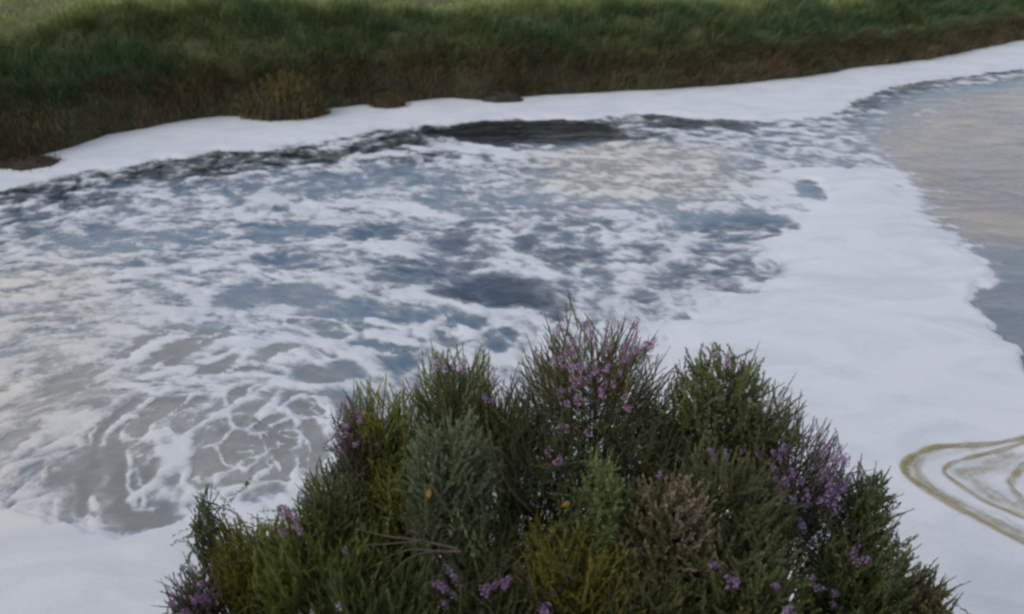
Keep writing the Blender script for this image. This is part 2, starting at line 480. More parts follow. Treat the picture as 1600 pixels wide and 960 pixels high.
    if m.any():
        hx, hy = x1[m] + 0.30 * fbm(x1[m] * 1.5, y1[m] * 1.5, 53, 6, 0.62), y1[m] + 0.30 * fbm(x1[m] * 1.5, y1[m] * 1.5, 63, 6, 0.62)
        ex, ey = ground(415, 690)
        px, py = x[m] - ex + 0.22 * fbm(x[m] * 1.5, y[m] * 1.5, 55, 5, 0.6), (y[m] - ey) / 1.35 + 0.22 * fbm(x[m] * 1.5, y[m] * 1.5, 65, 5, 0.6)
        pr = np.hypot(px, py); pt = np.arctan2(-px * 0.5 - py * 0.87, -px * 0.87 + py * 0.5)   # arcs round the eddy
        e1 = cells(pt * 1.15 + pr * 1.3, pr * 2.7 + pt * 0.35, 201)
        band = np.abs((pr * 1.55 + pt * 0.22 + 0.25 * noise(x[m] * 1.2, y[m] * 1.2, 57)) % 1.0 - 0.5)
        band = sstep(0.20, 0.03, band) * sstep(-0.25, 0.25, noise(px * 1.3, py * 1.3, 59) + 0.1) * sstep(0.35, 0.7, pr)
        e2 = cells(hx * 4.6, hy * 6.4, 211)
        on = sstep(-0.55, 0.35, fbm(x[m] * 1.1, y[m] * 1.1, 221, 3)); on2 = sstep(-0.1, 0.5, fbm(x[m] * 1.7, y[m] * 1.7, 231, 3))
        wd = 0.20 + 0.20 * noise(x[m] * 1.4, y[m] * 1.4, 241)
        web = 0.62 * band + 0.62 * on * sstep(1.3, 0.1, e1 / np.maximum(wd, 0.04)) + 0.50 * on2 * sstep(0.30, 0.02, e2) + 0.30 * on * sstep(0.6, 0.1, e1)
        pool = lace[m] * sstep(0.55, 0.2, F[m])
        f[m] = f[m] * (1 - 0.72 * pool) + pool * (web * 0.95 - 0.08 + 0.55 * n[m])
    cream = 1.2 * sstep(-2.8, -6.0, x + 0.4 * (y - 8)) * sstep(4.5, 6.5, y) * sstep(13, 10, y)
    cream = np.maximum(cream, sstep(1.6, 0.4, ((x - ground(1000, 262)[0]) / 2.2) ** 2 + ((y - ground(1000, 262)[1]) / 2.0) ** 2))  # warm yellow reflection painted into the foam tint here
    rim = np.array([ground(*p_) for p_ in [(212,640),(182,672),(160,715),(148,760),(150,795),(185,812),(240,808)]])
    dr_ = seg_dist(0.25 * wx + 0.75 * x, 0.25 * wy + 0.75 * y, rim)
    edge = np.array([ground(*p_) for p_ in CUT[0][2]] + [ground(128, 800)])
    de_ = seg_dist(0.2 * wx + 0.8 * x, 0.2 * wy + 0.8 * y, edge)
    rm = np.exp(-(dr_ / 0.17) ** 2)
    f = f - rm * (0.42 - 0.35 * n) * np.clip(f + 0.2, 0, 1) - 0.9 * np.exp(-(de_ / 0.05) ** 2) * np.clip(f, 0, 1)
    F = F - 0.9 * rm * np.clip(F, 0, 1)
    K = K + (0.86 - K) * np.maximum(rm, np.exp(-(de_ / 0.2) ** 2)) * 0.9
    solid = sstep(0.85, 1.45, F) * sstep(0.6, 1.1, F0)
    return f, K, np.clip(cream * (0.65 + 0.5 * n), 0, 1), solid, warm_reflect

def foam_height(x, y, f, solid):
    lump = 0.5 + 0.5 * fbm(x * 0.8, y * 0.8, 91, 3)
    z = 0.004 + 0.022 * sstep(0.35, 0.9, f) + solid * (0.03 + 0.010 * lump)
    z = z + sstep(0.4, 0.9, f) * (1 - solid) * 0.012 * fbm(x * 5, y * 5, 95, 3)
    return np.where(f < -0.32, -0.01, np.maximum(z, 0.004))

# water
M = NT('river_water'); p = M.pos()
murk_reflect = M.attr('murk_reflect')
wv = M.scale(p, (0.55, 1.0, 1.0))
w1 = M.noise(wv, 2.6, 4, 0.55, 0.6); w2 = M.noise(M.scale(p, (0.8, 1.3, 1)), 11, 3, 0.5, 0.4)
nb = M.bump(w2, 0.006, 1.0, M.bump(w1, 0.028, 1.0))
mott = M.noise(M.scale(p, (0.8, 1.2, 1)), 2.6, 7, 0.68, 1.2)
def ramp(M, fac, stops):
    n = M.n.new('ShaderNodeValToRGB'); M.put(n.inputs[0], fac)
    e = n.color_ramp.elements
    e[0].position, e[0].color = stops[0]; e[1].position, e[1].color = stops[-1]
    for p_, c_ in stops[1:-1]:
        x_ = e.new(p_); x_.color = c_
    return n.outputs[0]
mk = M.math('ADD', murk_reflect, M.math('MULTIPLY', M.math('MULTIPLY', M.math('SUBTRACT', mott, 0.5), murk_reflect), 0.9), True)
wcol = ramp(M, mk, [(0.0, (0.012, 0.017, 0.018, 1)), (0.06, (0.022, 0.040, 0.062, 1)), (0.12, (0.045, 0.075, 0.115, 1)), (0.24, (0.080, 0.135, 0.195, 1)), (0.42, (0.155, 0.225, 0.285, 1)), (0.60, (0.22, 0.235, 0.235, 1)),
                    (0.80, (0.235, 0.24, 0.225, 1)), (1.0, (0.31, 0.31, 0.28, 1))])  # bank and blue sky reflections are painted into the lower stops
wcol = M.mix(M.attr('warm_reflect'), wcol, ramp(M, M.noise(M.scale(p, (0.35, 0.9, 1)), 1.1, 5, 0.62, 0.8), [(0.36, (0.20, 0.185, 0.175, 1)), (0.64, (0.38, 0.32, 0.24, 1))]))  # warm cloud reflection painted over the open water on the right
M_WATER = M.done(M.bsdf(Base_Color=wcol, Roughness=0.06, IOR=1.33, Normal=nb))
gx = np.unique(np.concatenate([np.linspace(-420, -20, 40), np.arange(-20, 30, 0.2), np.linspace(30, 420, 40)]))
gy = np.unique(np.concatenate([np.arange(3.2, 12, 0.1), np.arange(12, 36, 0.2), np.linspace(36, 250, 50)]))
gy = np.concatenate([[-250, -60, 0.0], gy])
X, Y = np.meshgrid(gx, gy, indexing='ij')
f, K, cr_, so_, warm_reflect = river(X.ravel(), Y.ravel())
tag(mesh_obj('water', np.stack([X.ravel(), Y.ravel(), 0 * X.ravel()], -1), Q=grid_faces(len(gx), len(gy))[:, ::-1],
             mat=M_WATER, attrs={'murk_reflect': K, 'warm_reflect': warm_reflect}, smooth=True), kind='structure')

# foam
M = NT('foam'); p = M.pos()
fo = M.attr('amount'); so = M.attr('solid'); cre = M.attr('cream')
fn = M.noise(p, 9, 4, 0.6, 0.6)
fn2 = M.noise(p, 5, 4, 0.6, 0.8)
a = M.math('ADD', fo, M.math('MULTIPLY', M.math('SUBTRACT', fn, 0.5), 0.5))
a = M.math('ADD', a, M.math('MULTIPLY', M.math('SUBTRACT', fn2, 0.5), 0.25))
al_ = M.math('ADD', M.math('MULTIPLY', M.mapr(a, -0.15, 0.95), 0.68), M.math('MULTIPLY', M.mapr(a, 0.30, 0.75), 0.32))
alpha = M.math('MAXIMUM', al_, M.mapr(so, 0.1, 0.6))
bub = M.noise(p, 45, 4, 0.65)
fc = M.mix(cre, (0.715, 0.735, 0.755, 1), (0.73, 0.675, 0.585, 1))
fc = M.mix(M.mapr(M.noise(M.scale(p, (0.7, 1.2, 1)), 1.0, 6, 0.65, 1.2), 0.38, 0.72, 0.0, 0.75), fc, (0.555, 0.585, 0.625, 1))
fc = M.mix(M.mapr(bub, 0.4, 0.7, 0.0, 0.28), fc, (0.52, 0.54, 0.56, 1))
hb = M.math('ADD', M.math('MULTIPLY', bub, 0.25), fn2)
sh = M.bsdf(Base_Color=fc, Roughness=0.75, Specular_IOR_Level=0.2, Normal=M.bump(hb, 0.010, 0.5))
tr = M.node('ShaderNodeBsdfTransparent')
mx = M.node('ShaderNodeMixShader'); M.put(mx.inputs[0], alpha); M.put(mx.inputs[1], tr.outputs[0]); M.put(mx.inputs[2], sh)
M_FOAM = M.done(mx.outputs[0])

def foam_sheet(x0, x1, y0, y1, dx, dy):
    gx, gy = np.linspace(x0, x1, round((x1 - x0) / dx) + 1), np.linspace(y0, y1 + dy * 0.5, round((y1 - y0) / dy) + 1)
    X, Y = np.meshgrid(gx, gy, indexing='ij')
    x, y = X.ravel(), Y.ravel()
    f, K, cr_, so_, _ = river(x, y)
    s = (x - AX0[0]) * AX[0] + (y - AX0[1]) * AX[1]
    o = (x - AX0[0]) * AN[0] + (y - AX0[1]) * AN[1] - shore_off(s)
    z = foam_height(x, y, f, so_)
    keep = (f > -0.35) & (o < 0.25) & (y > 3.3)
    Q = grid_faces(len(gx), len(gy))[:, ::-1]
    Q = Q[keep[Q].any(1)]
    used = np.unique(Q); re = np.full(len(x), -1); re[used] = np.arange(len(used))
    return np.stack([x, y, z], -1)[used], re[Q], f[used], cr_[used], so_[used]

def merge(parts):
    V, Q, A = [], [], []
    n = 0
    for (v, q, *a) in parts:
        V.append(v); Q.append(q + n); A.append(np.stack(a)); n += len(v)
    return np.concatenate(V), np.concatenate(Q), np.concatenate(A, 1)
parts = [foam_sheet(-6.5, 9.5, 3.36, 8.0, 0.025, 0.025), foam_sheet(-11, 13.5, 8.0, 13.0, 0.04, 0.04),
         foam_sheet(-17, 24, 13.0, 33.0, 0.06, 0.10)]
V, Q, A = merge(parts)
tag(mesh_obj('foam', V, Q=Q, mat=M_FOAM, attrs={'amount': A[0], 'cream': A[1], 'solid': A[2]}, smooth=True), kind='stuff')

# brown scum drawn out in loops on the foam
M = NT('scum'); p = M.pos()
al = M.attr('body')
n = M.noise(p, 9, 5, 0.65, 1.0)
M_SCUM = M
scol = M.mix(M.mapr(n, 0.35, 0.7), (0.27, 0.22, 0.085, 1), (0.42, 0.36, 0.19, 1))
sh = M.bsdf(Base_Color=scol, Roughness=0.8, Specular_IOR_Level=0.2)
tr = M.node('ShaderNodeBsdfTransparent'); mx = M.node('ShaderNodeMixShader')
M.put(mx.inputs[0], M.math('MULTIPLY', al, M.mapr(n, 0.25, 0.6, 0.45, 1.0), True)); M.put(mx.inputs[1], tr.outputs[0]); M.put(mx.inputs[2], sh)
M_SCUM = M.done(mx.outputs[0])

def smooth_line(pts, n):
    pts = np.asarray(pts, float)
    d = np.concatenate([[0], np.cumsum(np.hypot(*np.diff(pts, axis=0).T))])
    t = np.linspace(0, d[-1], n)
    out = np.stack([np.interp(t, d, pts[:, i]) for i in range(pts.shape[1])], -1)
    for _ in range(max(2, n // 14)):
        out[1:-1] = 0.25 * out[:-2] + 0.5 * out[1:-1] + 0.25 * out[2:]
    return out

def scum(lines, label):
    Vs, Qs, As = [], [], []; k = 0
    for (pts, hw, body) in lines:
        c = smooth_line(ground(np.array(pts)[:, 0], np.array(pts)[:, 1], 0.06), 90)
        tg = np.gradient(c, axis=0); tg /= np.linalg.norm(tg, axis=1)[:, None]
        nn = np.stack([-tg[:, 1], tg[:, 0]], -1)
        e = np.linspace(0, 1, 90); i = np.arange(90.)
        w = hw * (0.75 + 0.5 * noise(i * 0.12, i * 0 + k, 7)) * np.minimum(1, np.minimum(e, 1 - e) * 8 + 0.3)
        off = np.linspace(-1, 1, 15)
        P = c[:, None, :] + nn[:, None, :] * (off[None, :, None] * w[:, None, None])
        x, y = P[..., 0].ravel(), P[..., 1].ravel()
        f, _, _, so_, _ = river(x, y)
        prof = (1 - off ** 2)
        z = foam_height(x, y, f, so_) + 0.006 + np.tile(0.006 * prof, 90)
        al = body * np.tile(prof ** 1.7, 90) * np.repeat(np.minimum(1, np.minimum(e, 1 - e) * 12), 15)
        al *= 0.75 + 0.8 * noise(np.repeat(i * 0.10, 15), np.tile(off * 2.6, 90) + k * 3, 8) + 0.3 * noise(np.repeat(i * 0.5, 15), np.tile(off * 2, 90) + k * 5, 9)
        Vs.append(np.stack([x, y, z], -1)); Qs.append(grid_faces(90, 15) + k * 1350); As.append(al); k += 1
    o = mesh_obj('scum_streak', np.concatenate(Vs), Q=np.concatenate(Qs), mat=M_SCUM, attrs={'body': np.clip(np.concatenate(As), 0, 1)}, smooth=True)
    tag(o, label, 'scum streak', 'brown scum streaks curled on the foam')

scum([([(1680,888),(1600,848),(1542,819),(1479,786),(1437,760),(1407,737),(1417,717),(1458,698),(1500,697),(1550,695),(1600,686),(1660,676)], .075, 1.0),
      ([(1640,860),(1542,808),(1471,775),(1440,750),(1430,728),(1445,710)], .08, .5),
      ([(1680,872),(1600,832),(1542,806),(1475,776),(1434,750),(1422,733),(1436,714),(1480,703),(1550,699)], .15, .26),
      ([(1420,745),(1413,730),(1430,712)], .08, .7)],
     'outermost loop of brown scum, its pointed bend nearest the shrubs')
scum([([(1680,845),(1600,810),(1542,787),(1500,760),(1470,738),(1483,726),(1521,714),(1558,706),(1600,693),(1660,680)], .055, .9),
      ([(1640,815),(1580,790),(1530,762),(1500,742),(1530,735),(1560,725),(1600,705)], .19, .42)],
     'brown scum loop lying between a longer loop and a short curl')
scum([([(1680,815),(1625,797),(1600,785),(1583,768),(1577,756),(1587,739),(1600,727),(1640,712)], .08, .7)],
     'short innermost curl of tan scum at the frame edge')

# ------------------------------------------------------------------ grass of the far bank
def blades(P, H, Wd, lean, col, tipcol, bend=0.5):
    """tapered bent blades: P roots, H heights, Wd widths, lean horizontal vectors"""
    n = len(P)
    a = RNG.uniform(0, 2 * np.pi, n)
    side = np.stack([np.cos(a), np.sin(a), 0 * a], -1) * (Wd / 2)[:, None]
    up = np.array([0, 0, 1.0])
    L3 = np.concatenate([lean, np.zeros((n, 1))], 1)
    mid = P + up * (H * 0.6)[:, None] + L3 * (H * 0.25)[:, None]
    tip = P + up * (H * (1 - bend * 0.35))[:, None] + L3 * (H * 0.8)[:, None]
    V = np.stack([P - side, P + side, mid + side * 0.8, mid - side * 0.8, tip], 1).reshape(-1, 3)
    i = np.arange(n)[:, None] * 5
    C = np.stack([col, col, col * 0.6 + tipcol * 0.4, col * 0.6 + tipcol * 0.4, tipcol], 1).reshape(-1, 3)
    return V, i + np.array([[0, 1, 2, 3]]), i + np.array([[3, 2, 4]]), C

def join(bl):
    V, Q, T, C = [], [], [], []; n = 0
    for (v, q, t, c) in bl:
        V.append(v); Q.append(q + n); T.append(t + n); C.append(c); n += len(v)
    return np.concatenate(V), np.concatenate(Q), np.concatenate(T), np.concatenate(C)

def rgb(*c): return np.array(c, float)
def tuft_field(n_tuft, per, s_rng, t_rng, hr, colf, droop=0.5, tpow=1.0, spread=0.10, wid=0.016):
    s = RNG.uniform(*s_rng, n_tuft); t = t_rng[0] + (t_rng[1] - t_rng[0]) * RNG.uniform(0, 1, n_tuft) ** tpow
    hs = RNG.uniform(0.7, 1.25, n_tuft) * (1 + 0.85 * noise(s * 0.9, t * 1.1, 14))
    tc = colf(s, t) * RNG.uniform(0.75, 1.3, (n_tuft, 1))
    k = np.repeat(np.arange(n_tuft), per); m = len(k)
    r = spread * np.sqrt(RNG.uniform(0, 1, m)) * 1.6; a = RNG.uniform(0, 2 * np.pi, m)
    S, T = s[k] + r * np.cos(a), np.maximum(t[k] + r * np.sin(a), t_rng[0])
    P = bank_pts(S, T); P[:, 2] -= 0.02
    H = RNG.uniform(*hr, m) * hs[k]
    ln = np.stack([np.cos(a), np.sin(a)], -1) * RNG.uniform(0.1, 0.8, (m, 1)) + RNG.normal(0, 0.2, (m, 2))
    down = np.where((T < 2.8), 1.0, 0.2)
    ln = ln - AN[None, :] * (droop * down)[:, None]
    c = tc[k] * RNG.uniform(0.8, 1.2, (m, 1))
    return blades(P, H, np.full(m, wid) * RNG.uniform(0.7, 1.3, m), ln, c * 0.85, c * 1.15)

def c_mid(s, t):
    w = sstep(-0.4, 0.4, fbm(s * 0.35, t * 0.6, 15, 3))[:, None]
    c = rgb(.040, .068, .030) * (1 - w) + rgb(.062, .078, .028) * w
    b = sstep(0.6, 0.0, t + 0.55 * noise(s * 0.8, t, 16))[:, None]
    c = c * (1 - b) + rgb(.062, .048, .024) * b
    l = sstep(2.3, 3.3, t + 0.5 * noise(s * 0.5, t * 0.5, 17))[:, None]
    return c * (1 - l) + rgb(.13, .15, .055) * l
def c_base(s, t):
    w = RNG.uniform(0, 1, (len(s), 1))
    return (rgb(.105, .070, .040) * w + rgb(.054, .058, .028) * (1 - w)) * (1 + 0.35 * noise(s * 0.7, t * 2, 20))[:, None]
def c_top(s, t):
    w = sstep(-0.3, 0.4, fbm(s * 0.5, t * 0.5, 18, 3))[:, None]
    c = rgb(.10, .13, .045) * (1 - w) + rgb(.17, .165, .07) * w
    r = sstep(0.25, 0.5, noise(s * 0.4, t * 0.8, 19))[:, None]
    return c * (1 - 0.6 * r) + rgb(.13, .10, .06) * 0.6 * r
def stuff_blades(name, lst):
    V, Q, T, C = join(lst)
    C = C * 2.45
    return tag(mesh_obj(name, V, Q=Q, T=T, mat=M_GRASS, col=C), kind='stuff')
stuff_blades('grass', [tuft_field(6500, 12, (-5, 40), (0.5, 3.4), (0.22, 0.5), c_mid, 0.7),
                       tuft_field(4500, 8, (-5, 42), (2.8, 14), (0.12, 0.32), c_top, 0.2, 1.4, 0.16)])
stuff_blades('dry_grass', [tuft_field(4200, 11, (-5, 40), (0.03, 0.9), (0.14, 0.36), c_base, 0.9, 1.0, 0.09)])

# tussocks and clods that stand out on the far shore
def clod(u, v, wpx, hpx, label, cat='mud clod', name='mud_clod', grass=0, gcol=None, gh=(0.1, 0.25)):
    c = ground(u, v + hpx * 0.45)
    m_px = np.linalg.norm(ground(u + 1, v + hpx * 0.45) - c)
    r = wpx / 2 * m_px; h = hpx * m_px * 0.95
    na, nr = 28, 9
    V = []
    for i in range(nr):
        e = i / (nr - 1) * math.pi / 2
        a = np.linspace(0, 2 * np.pi, na, endpoint=False)
        rr = 0.92 * r * math.cos(e) ** 0.8 * (1 + 0.22 * noise(np.cos(a) * 1.7 + u, np.sin(a) * 1.7 + i * .2, 23))
        zz = (0.8 if grass > 500 else 1.0) * h * math.sin(e) ** 1.3 * (1 + 0.25 * noise(np.cos(a) * 2.5, np.sin(a) * 2.5 + u + i * .3, 24)) - 0.05
        V.append(np.stack([rr * np.cos(a), rr * 0.7 * np.sin(a), zz], -1))
    V = np.concatenate(V)
    i = np.arange(nr * na).reshape(nr, na); j = np.roll(i, -1, 1)
    Q = np.stack([i[:-1], j[:-1], j[1:], i[1:]], -1).reshape(-1, 4)
    root = empty(name, (c[0], c[1], 0.0))
    mesh_obj('mound', V, Q=Q, mat=M_MUD, parent=root, smooth=True)
    if grass:
        k = RNG.integers(0, len(V), grass)
        P = V[k] + RNG.normal(0, 0.03, (grass, 3)); P[:, 2] = np.maximum(P[:, 2] - 0.03, -0.02)
        ln = P[:, :2] / r * RNG.uniform(0.3, 1.0, (grass, 1)) + RNG.normal(0, 0.15, (grass, 2)) - AN * 0.3
        cc = gcol * 2.4 * RNG.uniform(0.6, 1.35, (grass, 1))
        v_, q_, t_, c_ = blades(P, RNG.uniform(*gh, grass), np.full(grass, 0.018), ln, cc * 0.85, cc * 1.15)
        tag(mesh_obj('grass_cover', v_, Q=q_, T=t_, mat=M_GRASS, parent=root, col=c_), kind='stuff')
    tag(root, label, cat)
clod(447, 150, 135, 72, 'large rounded brown tussock of dead grass at the foam edge', 'tussock', 'grass_tussock', 4200, rgb(.090, .074, .028), (0.12, 0.3))
clod(606, 157, 66, 26, 'small brown hummock right of the large rounded tussock', 'tussock', 'grass_tussock', 900, rgb(.075, .052, .026), (0.07, 0.16))
clod(786, 150, 74, 22, 'low reddish clod of earth above the dark open water', 'mud clod', 'mud_clod', 160, rgb(.062, .046, .026), (0.05, 0.12))
clod(42, 250, 130, 24, 'flat brown mud ledge thinly covered in grass at the water edge, far left', 'mud clod', 'mud_clod', 700, rgb(.06, .042, .024), (0.05, 0.14))

# ------------------------------------------------------------------ the shrubs on the near bank
def tubes(P, R, sides=4):
    """P (n, k, 3) polylines, R (n, k) radii"""
    n, k, _ = P.shape
    T = np.gradient(P, axis=1); T /= np.linalg.norm(T, axis=2, keepdims=True) + 1e-9
    A = np.cross(T, np.array([0.31, 0.92, 0.22])); A /= np.linalg.norm(A, axis=2, keepdims=True) + 1e-9
    B = np.cross(T, A)
    a = np.arange(sides) * 2 * np.pi / sides
    ring = P[:, :, None] + R[:, :, None, None] * (A[:, :, None] * np.cos(a)[None, None, :, None] + B[:, :, None] * np.sin(a)[None, None, :, None])
    V = ring.reshape(-1, 3)
    idx = np.arange(n * k * sides).reshape(n, k, sides); nx = np.roll(idx, -1, 2)
    Q = np.stack([idx[:, :-1], nx[:, :-1], nx[:, 1:], idx[:, 1:]], -1).reshape(-1, 4)
    return V, Q

def unit(v): return v / (np.linalg.norm(v, axis=-1, keepdims=True) + 1e-9)

def leaves(P0, P1, per, L, Wd, ang, cols, tip, start=0.1, Lvar=0.3):
    """leaves round each twig P0 -> P1"""
    n = len(P0)
    k = np.repeat(np.arange(n), per); m = len(k)
    t = start + (1 - start) * (np.tile(np.arange(per), n) + RNG.uniform(0, 1, m)) / per
    D = unit(P1 - P0)[k]
    P = P0[k] + (P1 - P0)[k] * t[:, None]
    A = unit(np.cross(D, RNG.normal(0, 1, (m, 3))))
    an = np.radians(ang) * RNG.uniform(0.6, 1.4, m)
    an = an * (1.0 - 0.45 * t)
    d = unit(D * np.cos(an)[:, None] + A * np.sin(an)[:, None] + np.array([0, 0, 0.12]))
    sd = unit(np.cross(d, D + 0.3 * RNG.normal(0, 1, (m, 3))))
    l = (L * RNG.uniform(1 - Lvar, 1 + Lvar, m) * (1 - 0.35 * t))[:, None]; w = (Wd * RNG.uniform(0.75, 1.25, m) / 2)[:, None]
    nrm = np.cross(d, sd)
    V = np.stack([P, P + d * l * 0.5 + sd * w + nrm * w * .3, P + d * l, P + d * l * 0.5 - sd * w + nrm * w * .3], 1).reshape(-1, 3)
    Q = np.arange(m * 4).reshape(m, 4)
    w_ = RNG.uniform(0, 1, (m, 1))
    c = cols[k] * (0.75 + 0.5 * w_) * (1 - 0.5 * t[:, None] * 0) 
    c = c * (1 - (t[:, None] ** 2) * 0.55) + tip * (t[:, None] ** 2) * 0.55
    C = np.repeat(c, 4, 0)
    return V, Q, C

# flower heads: a few shared meshes
def flower_mesh(seed, pal):
    r = np.random.default_rng(seed)
    n = int(r.integers(11, 19)); V = []; C = []; Q = []
    Lh = r.uniform(0.045, 0.075)
    for i in range(n):
        t = i / n
        a = i * 2.4 + r.uniform(-.4, .4)
        c = np.array([0.013 * math.cos(a) * (1.1 - t * .6), 0.013 * math.sin(a) * (1.1 - t * .6), t * Lh]) + r.normal(0, .003, 3)
        nrm = unit(np.array([math.cos(a), math.sin(a), 0.7]) + r.normal(0, .25, 3))
        A = unit(np.cross(nrm, r.normal(0, 1, 3))); B = np.cross(nrm, A)
        s = r.uniform(0.0065, 0.010); cc = pal[r.integers(0, len(pal))] * r.uniform(0.8, 1.2)
        for q in range(4):
            b = q * math.pi / 2
            d = A * math.cos(b) + B * math.sin(b); e = -A * math.sin(b) + B * math.cos(b)
            k = len(V)
            V += [c, c + d * s * .55 + e * s * .42 + nrm * s * .3, c + d * s + nrm * s * .25, c + d * s * .55 - e * s * .42 + nrm * s * .3]
            C += [cc * .8, cc, cc * 1.15, cc]; Q.append([k, k + 1, k + 2, k + 3])
    o = mesh_obj('flower_cluster', V, Q=Q, mat=M_PETAL, col=np.array(C))
    me = o.data; bpy.data.objects.remove(o)
    return me
PINK = [rgb(.40, .22, .36), rgb(.47, .30, .43), rgb(.31, .16, .29)]
MAUVE = [rgb(.34, .20, .38), rgb(.42, .27, .46), rgb(.26, .15, .31)]
PALE = [rgb(.50, .38, .50), rgb(.42, .28, .46), rgb(.56, .46, .52)]
FLOWERS = {'pink': [flower_mesh(i, PINK) for i in range(4)], 'mauve': [flower_mesh(10 + i, MAUVE) for i in range(4)],
           'pale': [flower_mesh(20 + i, PALE) for i in range(3)]}

# leaf habits: leaf length, width, angle, leaves per twig, twig length, upright share
HABIT = {
    'heath':  dict(L=.015, W=.0030, ang=46, per=56, tl=.165, upr=1.1),
    'broom':  dict(L=.028, W=.0032, ang=30, per=42, tl=.20, upr=1.3),
    'blunt':  dict(L=.021, W=.0062, ang=50, per=44, tl=.14, upr=0.95),
    'fine':   dict(L=.018, W=.0034, ang=46, per=56, tl=.15, upr=0.95),
    'feather':dict(L=.048, W=.0038, ang=24, per=36, tl=.20, upr=1.5),
}
G_DARK, G_OLIVE, G_GREY = rgb(.034, .049, .021), rgb(.082, .090, .021), rgb(.076, .094, .044)
G_MID, G_YEL, G_BROWN, G_BEIGE, G_PURP = rgb(.060, .074, .019), rgb(.150, .138, .016), rgb(.080, .060, .038), rgb(.14, .118, .08), rgb(.075, .058, .062)

